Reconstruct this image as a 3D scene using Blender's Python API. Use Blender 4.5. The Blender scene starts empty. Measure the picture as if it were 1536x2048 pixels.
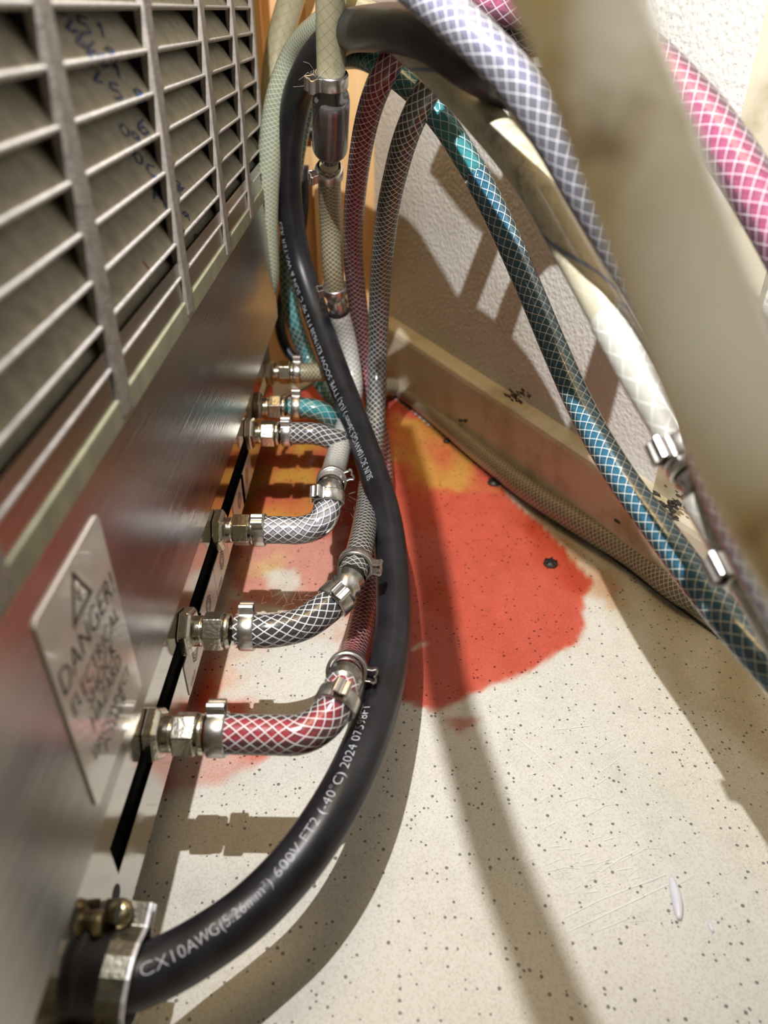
import bpy, math, random
from mathutils import Vector as V, Matrix, noise
from mathutils.bvhtree import BVHTree
random.seed(7)
C = bpy.context.scene.collection
# ------------------------------------------------------------ camera
FPX = 1500.0; HOR = 20.0; CH = 0.263                 # focal length in px, horizon row, camera height above the floor (m)
PIT = math.atan((1024-HOR)/FPX); CP, SP = math.cos(PIT), math.sin(PIT)
cam = bpy.data.cameras.new('camera'); camo = bpy.data.objects.new('camera', cam); C.objects.link(camo)
camo.location = (0, 0, CH); camo.rotation_euler = (math.pi/2-PIT, 0, 0)
cam.sensor_fit = 'AUTO'; cam.sensor_width = 36; cam.lens = 36*FPX/2048
cam.clip_start = 0.01; cam.clip_end = 50
cam.dof.use_dof = True; cam.dof.focus_distance = 0.33; cam.dof.aperture_fstop = 9.5
bpy.context.scene.camera = camo
# ------------------------------------------------------------ light
W = bpy.data.worlds.new('room_light'); bpy.context.scene.world = W; W.use_nodes = True
bg = W.node_tree.nodes['Background']; bg.inputs[0].default_value = (1.0, .79, .45, 1); bg.inputs[1].default_value = .145
LP = V((-.047, .140, CH+.184))
sl = bpy.data.lights.new('flashlight_beam', 'SPOT'); so = bpy.data.objects.new('flashlight_beam', sl); C.objects.link(so)
so.location = LP; sl.energy = 9.3; sl.color = (1.0, .985, .97); sl.shadow_soft_size = .0022
sl.spot_size = math.radians(150); sl.spot_blend = .9
so.rotation_euler = (V((.07, .62, .02))-LP).to_track_quat('-Z', 'Y').to_euler()
al = bpy.data.lights.new('warm_room_lamp', 'AREA'); ao = bpy.data.objects.new('warm_room_lamp', al); C.objects.link(ao)
ao.location = (-.02, .42, .80); al.energy = 2.0; al.color = (1.0, .70, .36); al.size = .3
ao.rotation_euler = (math.radians(14), 0, 0)
vs = bpy.context.scene.view_settings
vs.view_transform = 'Standard'; vs.look = 'None'; vs.gamma = 1; vs.use_curve_mapping = False; vs.exposure = 0.0

# ------------------------------------------------------------ photo pixel -> point in the place
def ray(x, y):
    a = (x-768)/FPX; b = -(y-1024)/FPX
    return V((a, CP+b*SP, -SP+b*CP))
CAM = V((0, 0, CH))
def P(x, y, d): return CAM + ray(x, y)*d                       # at depth d
def onz(x, y, z): r = ray(x, y); return CAM + r*((z-CH)/r.z)   # on a level plane
def onx(x, y, X): r = ray(x, y); return CAM + r*(X/r.x)
def proj(p):
    q = p-CAM; d = q.y*CP-q.z*SP; u = q.y*SP+q.z*CP
    return 768+FPX*q.x/d, 1024-FPX*u/d, d
def F(x, y): return onz(x, y, 0)

# ------------------------------------------------------------ materials
class NT:
    def __init__(s, name):
        s.m = bpy.data.materials.new(name); s.m.use_nodes = True; s.t = s.m.node_tree
        s.b = s.t.nodes['Principled BSDF']; s.o = s.t.nodes['Material Output']
    def n(s, typ, **k):
        n = s.t.nodes.new(typ)
        for a, b in k.items():
            setattr(n, a, b)
        return n
    def l(s, a, b): s.t.links.new(a, b)
    def tc(s, out='Object'): return s.n('ShaderNodeTexCoord').outputs[out]
    def noise(s, scale, detail=3, vec=None, rough=.5):
        n = s.n('ShaderNodeTexNoise'); n.inputs['Scale'].default_value = scale; n.inputs['Detail'].default_value = detail; n.inputs['Roughness'].default_value = rough
        s.l(vec or s.tc(), n.inputs['Vector']); return n.outputs['Fac']
    def ramp(s, fac, stops):
        r = s.n('ShaderNodeValToRGB'); e = r.color_ramp.elements
        while len(e) < len(stops): e.new(.5)
        for i, (p, c) in enumerate(stops): e[i].position = p; e[i].color = (*c, 1) if len(c) == 3 else c
        s.l(fac, r.inputs[0]); return r.outputs[0]
    def math(s, op, a, b=None, c=None):
        n = s.n('ShaderNodeMath', operation=op)
        for i, v in enumerate((a, b, c)):
            if v is None: continue
            if isinstance(v, (int, float)): n.inputs[i].default_value = v
            else: s.l(v, n.inputs[i])
        return n.outputs[0]
    def mix(s, f, a, b, bt='MIX'):
        n = s.n('ShaderNodeMix', data_type='RGBA', blend_type=bt)
        for i, v in ((0, f), (6, a), (7, b)):
            if isinstance(v, (int, float)): n.inputs[i].default_value = v
            elif isinstance(v, tuple): n.inputs[i].default_value = (*v, 1)
            else: s.l(v, n.inputs[i])
        return n.outputs[2]
    def bump(s, h, strength, dist):
        n = s.n('ShaderNodeBump'); n.inputs['Strength'].default_value = strength; n.inputs['Distance'].default_value = dist
        s.l(h, n.inputs['Height']); return n.outputs[0]
    def set(s, **k):
        for a, v in k.items():
            i = s.b.inputs[a.replace('_', ' ')]
            if hasattr(v, 'links') or hasattr(v, 'is_linked'): s.l(v, i)
            elif isinstance(v, tuple): i.default_value = (*v, 1)
            else: i.default_value = v
        return s.m

def simple(name, col, rough=.5, metal=0, coat=0, var=.12, scale=120, bump=0, bd=.0004):
    N = NT(name); f = N.noise(scale, 4)
    c2 = tuple(max(0, c*(1-var*2)) for c in col); c3 = tuple(min(1, c*(1+var)) for c in col)
    N.set(Base_Color=N.ramp(f, [(.3, c2), (.7, c3)]), Roughness=rough, Metallic=metal, Coat_Weight=coat, Coat_Roughness=.08)
    if bump: N.set(Normal=N.bump(N.noise(scale*3, 3), bump, bd))
    return N.m

def floor_mat():
    N = NT('speckled_laminate'); o = N.tc()
    big = N.noise(7, 4, o); base = N.ramp(big, [(.3, (.63, .61, .52)), (.55, (.73, .715, .655)), (.75, (.70, .655, .595))])
    v = N.n('ShaderNodeTexVoronoi', feature='F1'); v.inputs['Scale'].default_value = 560; N.l(o, v.inputs['Vector'])
    pick = N.n('ShaderNodeSeparateColor'); N.l(v.outputs['Color'], pick.inputs[0])
    sp = N.math('MULTIPLY', N.math('LESS_THAN', v.outputs['Distance'], N.math('MULTIPLY_ADD', pick.outputs[1], .30, .10)), N.math('GREATER_THAN', pick.outputs[0], .80))
    v2 = N.n('ShaderNodeTexVoronoi', feature='F1'); v2.inputs['Scale'].default_value = 1000; N.l(o, v2.inputs['Vector'])
    c = N.mix(N.math('MULTIPLY', N.math('LESS_THAN', v2.outputs['Distance'], .4), .30), base, (.42, .38, .30))
    v3 = N.n('ShaderNodeTexVoronoi', feature='F1'); v3.inputs['Scale'].default_value = 800; N.l(o, v3.inputs['Vector'])
    c = N.mix(N.math('MULTIPLY', N.math('LESS_THAN', v3.outputs['Distance'], .33), .45), c, (.80, .79, .76))
    c = N.mix(N.math('MULTIPLY', sp, .85), c, (.10, .085, .075))
    return N.set(Base_Color=c, Roughness=.42, Normal=N.bump(N.noise(500, 2, o), .25, .0003))

def spill_mat():                                            # a wet coloured film the floor shows through
    N = NT('syrup_film'); a = N.n('ShaderNodeVertexColor', layer_name='tint')
    tr = N.n('ShaderNodeBsdfTransparent'); N.l(a.outputs['Color'], tr.inputs[0])
    gl = N.n('ShaderNodeBsdfGlossy'); gl.inputs['Roughness'].default_value = .08
    N.l(N.bump(N.noise(90, 2), .06, .001), gl.inputs['Normal'])
    fr = N.n('ShaderNodeFresnel'); fr.inputs['IOR'].default_value = 1.33
    w = N.math('MULTIPLY', fr.outputs[0], a.outputs['Alpha'])
    mx = N.n('ShaderNodeMixShader'); N.l(w, mx.inputs[0]); N.l(tr.outputs[0], mx.inputs[1]); N.l(gl.outputs[0], mx.inputs[2])
    N.l(mx.outputs[0], N.o.inputs['Surface']); return N.m

def wall_mat():
    N = NT('pebbled_wall_panel'); o = N.tc()
    v = N.n('ShaderNodeTexVoronoi', feature='SMOOTH_F1'); v.inputs['Scale'].default_value = 400; N.l(o, v.inputs['Vector'])
    n = N.noise(700, 2, o)
    h = N.math('ADD', v.outputs['Distance'], N.math('MULTIPLY', n, .6))
    c = N.ramp(N.noise(9, 5, o), [(.30, (.50, .48, .40)), (.5, (.64, .63, .59)), (.7, (.70, .70, .67))])
    c = N.mix(N.ramp(N.noise(60, 6, o, .7), [(.70, (0, 0, 0)), (.78, (.7, .7, .7))]), c, (.25, .2, .12))
    return N.set(Base_Color=c, Roughness=.35, Normal=N.bump(h, .9, .0008))

def wood_mat():
    N = NT('orange_wood'); mp = N.n('ShaderNodeMapping'); mp.inputs['Scale'].default_value = (14, 14, 2.2); N.l(N.tc(), mp.inputs[0])
    f = N.noise(3.2, 6, mp.outputs[0], .6)
    return N.set(Base_Color=N.ramp(f, [(.3, (.58, .33, .12)), (.5, (.80, .50, .22)), (.7, (.88, .62, .32))]), Roughness=.5)

def cream_mat():
    N = NT('cream_baseboard'); o = N.tc()
    c = N.ramp(N.noise(26, 6, o, .65), [(.30, (.38, .32, .19)), (.48, (.60, .55, .42)), (.7, (.68, .64, .52))])
    c = N.mix(N.ramp(N.noise(70, 6, o, .75), [(.66, (0, 0, 0)), (.74, (.8, .8, .8))]), c, (.12, .09, .05))
    return N.set(Base_Color=c, Roughness=.35)

def brushed_mat():
    N = NT('brushed_steel'); mp = N.n('ShaderNodeMapping'); mp.inputs['Scale'].default_value = (1, 1.5, 900); N.l(N.tc(), mp.inputs[0])
    f = N.noise(1.0, 3, mp.outputs[0])
    mp2 = N.n('ShaderNodeMapping'); mp2.inputs['Scale'].default_value = (1, 3, 1400); N.l(N.tc(), mp2.inputs[0])
    g = N.noise(1.0, 3, mp2.outputs[0])
    N.set(Base_Color=(.40, .385, .36), Metallic=1.0, Roughness=N.math('MULTIPLY_ADD', f, .10, .15), Normal=N.bump(g, .35, .0003))
    N.b.inputs['Anisotropic'].default_value = .6
    return N.m

def hose_wall(name, line, milk, body, n=11, t=.95, w=.13, dirt=0, rough=.15, spiral=0, sss=0):
    """clear PVC wall with a woven braid: threads are solid, the clear part lets the core show"""
    N = NT(name); uv = N.n('ShaderNodeSeparateXYZ'); N.l(N.tc('UV'), uv.inputs[0])
    u, v = uv.outputs[0], uv.outputs[1]
    a = N.math('MULTIPLY', N.math('ADD', u, N.math('MULTIPLY', v, t)), n)
    b = N.math('MULTIPLY', N.math('SUBTRACT', u, N.math('MULTIPLY', v, t)), n)
    def line_(x):
        pp = N.math('PINGPONG', x, .5); mr = N.n('ShaderNodeMapRange', interpolation_type='SMOOTHSTEP')
        N.l(pp, mr.inputs[0]); mr.inputs[1].default_value = w; mr.inputs[2].default_value = w*.45; mr.inputs[3].default_value = 0; mr.inputs[4].default_value = 1
        return mr.outputs[0]
    m = N.math('MAXIMUM', line_(a), line_(b))
    c = N.mix(m, body, line)
    if spiral:
        s = N.math('LESS_THAN', N.math('PINGPONG', N.math('ADD', u, N.math('MULTIPLY', v, .45)), .5), .018)
        c = N.mix(N.math('MULTIPLY', s, .8), c, (.06, .13, .35)); m = N.math('MAXIMUM', m, s)
    al = N.math('MAXIMUM', N.math('MULTIPLY', m, .95), milk)
    if dirt:
        f = N.ramp(N.noise(150, 6, None, .75), [(.60-dirt*.12, (0, 0, 0)), (.72, (1, 1, 1))])
        g = N.ramp(N.noise(45, 2), [(.46, (0, 0, 0)), (.60, (1, 1, 1))])
        d = N.math('MULTIPLY', N.math('MULTIPLY', f, g), .85)
        c = N.mix(d, c, (.10, .075, .03)); al = N.math('MAXIMUM', al, d)
    N.set(Base_Color=c, Roughness=.35, Normal=N.bump(m, .25, .0003))
    if sss: N.b.inputs['Subsurface Weight'].default_value = sss; N.b.inputs['Subsurface Scale'].default_value = .045 if sss > .5 else .012; N.b.inputs['Subsurface Radius'].default_value = (1, .8, .5)
    tr = N.n('ShaderNodeBsdfTransparent'); m1 = N.n('ShaderNodeMixShader')
    N.l(al, m1.inputs[0]); N.l(tr.outputs[0], m1.inputs[1]); N.l(N.b.outputs[0], m1.inputs[2])
    gl = N.n('ShaderNodeBsdfGlossy'); gl.inputs['Roughness'].default_value = rough
    fr = N.n('ShaderNodeFresnel'); fr.inputs['IOR'].default_value = 1.42
    m2 = N.n('ShaderNodeMixShader'); N.l(fr.outputs[0], m2.inputs[0]); N.l(m1.outputs[0], m2.inputs[1]); N.l(gl.outputs[0], m2.inputs[2])
    N.l(m2.outputs[0], N.o.inputs['Surface']); return N.m

M = dict(
    floor=floor_mat(), spill=spill_mat(), wall=wall_mat(), wood=wood_mat(), cream=cream_mat(), steel=brushed_mat(),
    grille=simple('taupe_plastic_key_dimmed', (.235, .21, .185), .6, var=.14, scale=260, bump=.35),  # mullion plastic, darkened to offset the strong key light on it
    slat=simple('olive_slats_bounce_lit', (.33, .31, .24), .6, var=.14, scale=200, bump=.3),  # same plastic as the mullions, lightened to stand in for bounce light
    border=simple('olive_border', (.24, .235, .16), .6), lip=simple('dusty_pale_edge', (.36, .335, .32), .6, var=.2, scale=700, bump=.5),
    black=simple('black_void', (.012, .011, .010), .7),
    mirror=simple('polished_steel', (.50, .48, .46), .12, 1, var=.03),
    nickel=simple('nickel_plate', (.62, .59, .50), .20, 1, var=.10, scale=260, bump=.25),
    clamp=simple('clamp_steel', (.62, .60, .58), .30, 1, var=.10, scale=160, bump=.15),
    zinc=simple('zinc_edge', (.80, .81, .86), .45, .6, var=.1, scale=200, bump=.3),
    strap=simple('tarnished_strap', (.26, .245, .20), .3, .9, var=.2, scale=200, bump=.3), brass=simple('dull_brass', (.36, .31, .19), .3, 1, var=.2, scale=300, bump=.3),
    rubber=simple('black_rubber', (.013, .013, .018), .38, 0, var=.3, scale=90, bump=.12, bd=.0003),
    print=simple('pale_print', (.62, .64, .72), .6, var=.05),
    ink=simple('black_ink', (.02, .02, .02), .5), blueink=simple('blue_marker', (.02, .05, .17), .6, var=.3, scale=600),
    sticker=simple('sticker_film', (.62, .57, .52), .12, 0, 1.0, var=.03),
    paper=simple('label_paper', (.60, .52, .47), .35, 0, .3, var=.04),
    gunmetal=simple('grey_coupler', (.17, .16, .17), .25, .7, .5, var=.06),
    chip=simple('white_chip', (.80, .80, .90), .35, var=.03), scratch=simple('white_scratch', (.88, .87, .86), .5, var=.03),
    dirt=simple('black_grime', (.03, .025, .018), .5, 0, .5, var=.3, scale=500, bump=.8), web=simple('dust_thread', (.55, .52, .48), .7),
    c_red=simple('red_syrup', (.42, .012, .035), .15, 0, .6), c_dred=simple('dark_red_syrup', (.30, .016, .03), .15, 0, .6),
    c_pink=simple('pink_syrup', (.38, .05, .15), .15, 0, .6), c_black=simple('cola_syrup', (.014, .013, .014), .12, 0, .8),
    c_dark=simple('brown_syrup', (.05, .042, .032), .12, 0, .8), c_teal=simple('teal_syrup', (.02, .27, .30), .12, 0, .8),
    c_teal_blue_lit=simple('teal_syrup_blue_lit', (.018, .135, .24), .12, 0, .8), c_grey=simple('grey_water', (.34, .33, .36), .2, 0, .6),
    c_violet=simple('violet_water', (.10, .10, .22), .2, 0, .6), c_cream=simple('cream_core', (.50, .45, .31), .4, 0, .3),
    c_white=simple('white_core', (.66, .64, .62), .4, 0, .3), c_tan=simple('tan_core', (.36, .30, .20), .35, 0, .4),
)
HW = dict(
    clear=hose_wall('clear_braid', (.85, .85, .87), .06, (.7, .7, .72), 11, .8, .085),
    clearfine=hose_wall('clear_fine_braid', (.78, .78, .76), .07, (.6, .6, .58), 10, .9, .075),
    pinkish=hose_wall('pink_braid', (.66, .56, .62), .22, (.46, .22, .32), 10, .8, .06),
    redb=hose_wall('red_braid', (.80, .66, .68), .10, (.5, .16, .20), 10, .9, .07),
    teal=hose_wall('teal_braid', (.66, .76, .72), .16, (.18, .46, .46), 8, .9, .05),
    blue=hose_wall('teal_braid_blue_lit', (.78, .80, .72), .10, (.20, .42, .50), 8, .9, .055),
    violet=hose_wall('violet_braid', (.60, .60, .64), .34, (.32, .32, .38), 10, .8, .07),
    olive=hose_wall('olive_braid', (.62, .57, .40), .45, (.34, .30, .18), 11, 1.3, .10),
    floorh=hose_wall('tan_braid', (.62, .57, .46), .30, (.36, .31, .22), 12, 1.3, .12),
    beige=hose_wall('beige_braid', (.27, .25, .15), .80, (.44, .41, .27), 8, .9, .05, .5, sss=.3),
    beigeline=hose_wall('beige_striped_hose', (.68, .64, .47), .85, (.58, .54, .40), 7, .5, .03, 1.3, spiral=1),
    whiteline=hose_wall('white_striped_hose', (.85, .85, .80), .75, (.68, .67, .60), 6, .8, .07, 0, spiral=1),
    near=hose_wall('dirty_cream_hose', (.76, .72, .60), .92, (.82, .77, .62), 7, .8, .08, 3.0, sss=.9),
    white=hose_wall('white_braid', (.86, .86, .82), .60, (.66, .65, .60), 10, 1.1, .11),
    green=hose_wall('pale_green_braid', (.62, .66, .50), .70, (.42, .46, .34), 11, 1.5, .12),
)

# ------------------------------------------------------------ mesh helpers
class MB:
    def __init__(s): s.v = []; s.f = []; s.uv = []
    def add(s, vs_, fs, uvs=None):
        b = len(s.v); s.v += [V(p) for p in vs_]; s.f += [tuple(i+b for i in f) for f in fs]
        s.uv += uvs if uvs else [None]*len(fs); return s
    def box(s, c, ax, ay, az):                       # centre and three half-axis vectors
        c, ax, ay, az = V(c), V(ax), V(ay), V(az)
        vs_ = [c+ax*i+ay*j+az*k for i in (-1, 1) for j in (-1, 1) for k in (-1, 1)]
        return s.add(vs_, [(0, 1, 3, 2), (4, 6, 7, 5), (0, 4, 5, 1), (2, 3, 7, 6), (0, 2, 6, 4), (1, 5, 7, 3)])
    def bb(s, x0, x1, y0, y1, z0, z1):
        return s.box(((x0+x1)/2, (y0+y1)/2, (z0+z1)/2), ((x1-x0)/2, 0, 0), (0, (y1-y0)/2, 0), (0, 0, (z1-z0)/2))
    def lathe(s, o, a, prof, n=32, up=None, cap=True, squash=1):   # prof: (distance along a, radius)
        a, u, w = frame(a, up); o = V(o); vs_ = []; fs = []
        for (t, r) in prof:
            for k in range(n):
                th = 2*math.pi*k/n; vs_.append(o+a*t+u*(math.cos(th)*r)+w*(math.sin(th)*r*squash))
        for i in range(len(prof)-1):
            for k in range(n): fs.append((i*n+k, i*n+(k+1) % n, (i+1)*n+(k+1) % n, (i+1)*n+k))
        if cap: fs += [tuple(range(n-1, -1, -1)), tuple((len(prof)-1)*n+k for k in range(n))]
        return s.add(vs_, fs)
    def extr(s, o, ex, ey, ez, prof, h):             # closed 2-D profile in (ex,ey), extruded +-h along ez
        o, ex, ey, ez = V(o), V(ex), V(ey), V(ez); n = len(prof)
        vs_ = [o+ex*x+ey*y-ez*h for x, y in prof]+[o+ex*x+ey*y+ez*h for x, y in prof]
        return s.add(vs_, [(i, (i+1) % n, n+(i+1) % n, n+i) for i in range(n)]+[tuple(range(n-1, -1, -1)), tuple(range(n, 2*n))])
    def tube(s, pts, r, n=20, caps=True):
        pts = [V(p) for p in pts]; fr = frames(pts); L = 0; vs_ = []; fs = []; uvs = []; Ls = []
        for i, p in enumerate(pts):
            if i: L += (p-pts[i-1]).length
            Ls.append(L); T, U, Wv = fr[i]; rr = r[i] if isinstance(r, list) else r
            for k in range(n):
                th = 2*math.pi*k/n; vs_.append(p+U*(math.cos(th)*rr)+Wv*(math.sin(th)*rr))
        r0 = r[0] if isinstance(r, list) else r; circ = 2*math.pi*r0
        for i in range(len(pts)-1):
            for k in range(n):
                k2 = (k+1) % n; fs.append((i*n+k, i*n+k2, (i+1)*n+k2, (i+1)*n+k))
                uvs.append([(k/n, Ls[i]/circ), ((k+1)/n, Ls[i]/circ), ((k+1)/n, Ls[i+1]/circ), (k/n, Ls[i+1]/circ)])
        if caps:
            for c in (tuple(range(n-1, -1, -1)), tuple((len(pts)-1)*n+k for k in range(n))): fs.append(c); uvs.append(None)
        return s.add(vs_, fs, uvs)
    def build(s, name, mat, parent=None, smooth=False, bevel=0):
        me = bpy.data.meshes.new(name); off = V(parent.matrix_world.translation) if parent else V((0, 0, 0))
        off = parent['_o'] if parent else (0, 0, 0); off = V(off)
        me.from_pydata([tuple(p-off) for p in s.v], [], s.f)
        if any(u is not None for u in s.uv):
            l = me.uv_layers.new(name='UVMap')
            for p, u in zip(me.polygons, s.uv):
                if u:
                    for li, c in zip(p.loop_indices, u): l.data[li].uv = c
        me.materials.append(mat)
        ob = bpy.data.objects.new(name, me); C.objects.link(ob)
        if smooth:
            for p in me.polygons: p.use_smooth = len(p.vertices) <= 4
        ob['_o'] = tuple(off)
        if parent: ob.parent = parent; ob['_o'] = tuple(off)
        if bevel:
            b = ob.modifiers.new('soft_edges', 'BEVEL'); b.width = bevel; b.segments = 2; b.limit_method = 'ANGLE'
        return ob
def frame(a, up=None):
    a = V(a).normalized(); up = V(up) if up is not None else (V((0, 0, 1)) if abs(a.z) < .9 else V((1, 0, 0)))
    u = (up-a*up.dot(a)).normalized(); return a, u, a.cross(u)
def frames(pts):
    out = []; U = None
    for i in range(len(pts)):
        T = (pts[min(i+1, len(pts)-1)]-pts[max(i-1, 0)]).normalized()
        if U is None: _, U, _w = frame(T)
        U = (U-T*U.dot(T)).normalized(); out.append((T, U, T.cross(U)))
    return out
def spline(ctrl, step=.0022):
    p = [ctrl[0]*2-ctrl[1]]+ctrl+[ctrl[-1]*2-ctrl[-2]]; dense = []
    for i in range(1, len(p)-2):
        a, b, c, d = p[i-1:i+3]
        t0 = 0; t1 = t0+max((b-a).length, 1e-6)**.5; t2 = t1+max((c-b).length, 1e-6)**.5; t3 = t2+max((d-c).length, 1e-6)**.5
        for k in range(24):
            t = t1+(t2-t1)*k/24
            A1 = a*((t1-t)/(t1-t0))+b*((t-t0)/(t1-t0)); A2 = b*((t2-t)/(t2-t1))+c*((t-t1)/(t2-t1)); A3 = c*((t3-t)/(t3-t2))+d*((t-t2)/(t3-t2))
            B1 = A1*((t2-t)/(t2-t0))+A2*((t-t0)/(t2-t0)); B2 = A2*((t3-t)/(t3-t1))+A3*((t-t1)/(t3-t1))
            dense.append(B1*((t2-t)/(t2-t1))+B2*((t-t1)/(t2-t1)))
    dense.append(ctrl[-1])
    for _ in range(2): dense = [dense[0]]+[(dense[i-1]+dense[i]*2+dense[i+1])/4 for i in range(1, len(dense)-1)]+[dense[-1]]
    out = [dense[0]]; acc = 0
    for i in range(1, len(dense)):
        acc += (dense[i]-dense[i-1]).length
        if acc >= step: out.append(dense[i]); acc = 0
    if (out[-1]-dense[-1]).length > 1e-5: out.append(dense[-1])
    return out
def tag(o, label, cat, group=None, kind=None):
    o['label'] = label; o['category'] = cat
    if group: o['group'] = group
    if kind: o['kind'] = kind
    return o
def thing(name, label, cat, loc, group=None):
    o = bpy.data.objects.new(name, None); C.objects.link(o); o.location = loc; o.empty_display_size = .01
    o['_o'] = tuple(loc); return tag(o, label, cat, group)
def struct(name, mb, mat):
    o = mb.build(name, mat); o['kind'] = 'structure'; return o
def text2d(s, size):
    cu = bpy.data.curves.new('t', 'FONT'); cu.body = s; cu.size = size; cu.resolution_u = 3; cu.offset = -size*.018
    ob = bpy.data.objects.new('t', cu); C.objects.link(ob); bpy.context.view_layer.update()
    me = bpy.data.meshes.new_from_object(ob.evaluated_get(bpy.context.evaluated_depsgraph_get()))
    vs_ = [(v.co.x, v.co.y) for v in me.vertices]; fs = [tuple(p.vertices) for p in me.polygons]
    C.objects.unlink(ob); bpy.data.objects.remove(ob); bpy.data.meshes.remove(me); bpy.data.curves.remove(cu)
    return vs_, fs
def near_i(path, px, py):
    best = None
    for i, p in enumerate(path):
        x, y, d = proj(p); e = (x-px)**2+(y-py)**2
        if best is None or e < best[0]: best = (e, i)
    return best[1]

# ------------------------------------------------------------ the room
fl = MB(); fl.add([(-.7, -.4, 0), (.9, -.4, 0), (.9, 1.0, 0), (-.7, 1.0, 0)], [(0, 1, 2, 3)]); fl.v += []
fl.add([(-.7, -.4, -.02), (.9, -.4, -.02), (.9, 1.0, -.02), (-.7, 1.0, -.02)], [(3, 2, 1, 0)])
struct('floor', fl, M['floor'])
A0 = F(768, 778); B0 = F(1352, 1212); wd = (B0-A0).normalized(); wn = V((-wd.y, wd.x, 0))      # wall runs along wd
if wn.x > 0: wn = -wn                                                                           # wn points into the room
wo = -wn                                                                                        # outward
def wall_pt(px, py, off=0):                                                                      # on the plane 'off' out of the baseboard face
    r = ray(px, py); q = A0+wo*off; t = (q-CAM).dot(wo)/r.dot(wo); return CAM+r*t
BT = .012
YB = .615
wl = MB(); s0 = -.20; s1 = .95
def wp(s, off, z): return A0+wd*s+wo*off+V((0, 0, z))
sB = (YB-A0.y)/wd.y
wl.add([wp(sB-.02, BT, 0), wp(s1, BT, 0), wp(s1, BT, .62), wp(sB-.02, BT, .62), wp(sB-.02, BT+.02, 0), wp(s1, BT+.02, 0), wp(s1, BT+.02, .62), wp(sB-.02, BT+.02, .62)],
       [(0, 1, 2, 3), (7, 6, 5, 4), (3, 2, 6, 7), (0, 4, 5, 1), (1, 5, 6, 2), (0, 3, 7, 4)])
struct('wall_right', wl, M['wall'])
struct('wall_back', MB().bb(-.6, (A0+wd*sB).x+.05, YB, YB+.02, 0, .62), M['wood'])
# baseboard: its top follows the photo's line
def hs(px, py):
    q = wall_pt(px, py); return (q-A0).dot(wd), q.z
ha = hs(770, 650); hb = hs(1100, 866); hc = hs(1393, 1062)
def hz(s):
    m = (hc[1]-ha[1])/(hc[0]-ha[0]); return ha[1]+m*(s-ha[0])
print('baseboard', ha, hb, hc, 'A0', A0, 'wd', wd)
def prism_along(sa, sb, prof_fn, n=12):
    mb = MB(); vs_ = []; fs = []
    for i in range(n+1):
        s = sa+(sb-sa)*i/n; pr = prof_fn(s); vs_ += [wp(s, o, z) for o, z in pr]
    k = len(pr)
    for i in range(n):
        for j in range(k): fs.append((i*k+j, i*k+(j+1) % k, (i+1)*k+(j+1) % k, (i+1)*k+j))
    fs += [tuple(range(k-1, -1, -1)), tuple(n*k+j for j in range(k))]
    return mb.add(vs_, fs)
bbm = prism_along(sB, .5, lambda s: [(0, 0), (.0, max(.03, hz(s))-.004), (.0008, max(.03, hz(s))-.0012), (.004, max(.03, hz(s))), (BT, max(.03, hz(s))+.0015), (BT, 0)])
struct('baseboard_right', bbm, M['cream'])
struct('baseboard_back', MB().bb(-.3, (A0+wd*sB).x+.004, YB-.010, YB, 0, max(.03, hz(sB))), M['wood'])
bt1 = MB().bb(-.099, -.083, YB-.012, YB, 0, .62); o = bt1.build('trim_1', M['wood']); o['kind'] = 'structure'
bt3 = MB().bb(-.053, -.042, YB-.008, YB, 0, .62); o = bt3.build('trim_2', M['wood']); o['kind'] = 'structure'
q = wall_pt(1512, 160, BT); sq = (q-A0).dot(wd)
bt2 = MB(); vs_ = [wp(s, o_, z) for s in (sq, sq+.03) for o_ in (BT-.004, BT) for z in (hz(sq), .62)]
bt2.add(vs_, [(0, 1, 3, 2), (4, 6, 7, 5), (0, 4, 5, 1), (2, 3, 7, 6), (0, 2, 6, 4), (1, 5, 7, 3)])
o = bt2.build('trim_3', M['cream']); o['kind'] = 'structure'
o = prism_along(sB, .5, lambda s: [(-.0006, 0), (-.0001, 0), (-.0001, .0016), (-.0006, .0012)]).build('trim_4', M['dirt']); o['kind'] = 'structure'

# ------------------------------------------------------------ spilled syrup on the floor (thin tinted film)
def inpoly(x, y, poly):
    c = False; n = len(poly); dm = 1e9
    for i in range(n):
        x1, y1 = poly[i]; x2, y2 = poly[(i+1) % n]
        if (y1 > y) != (y2 > y) and x < (x2-x1)*(y-y1)/(y2-y1)+x1: c = not c
        dx, dy = x2-x1, y2-y1; t = max(0, min(1, ((x-x1)*dx+(y-y1)*dy)/(dx*dx+dy*dy+1e-9)))
        dm = min(dm, math.hypot(x-x1-t*dx, y-y1-t*dy))
    return dm if c else -dm
def fpoly(pts): return [tuple(F(x, y)[:2]) for x, y in pts]
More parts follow.
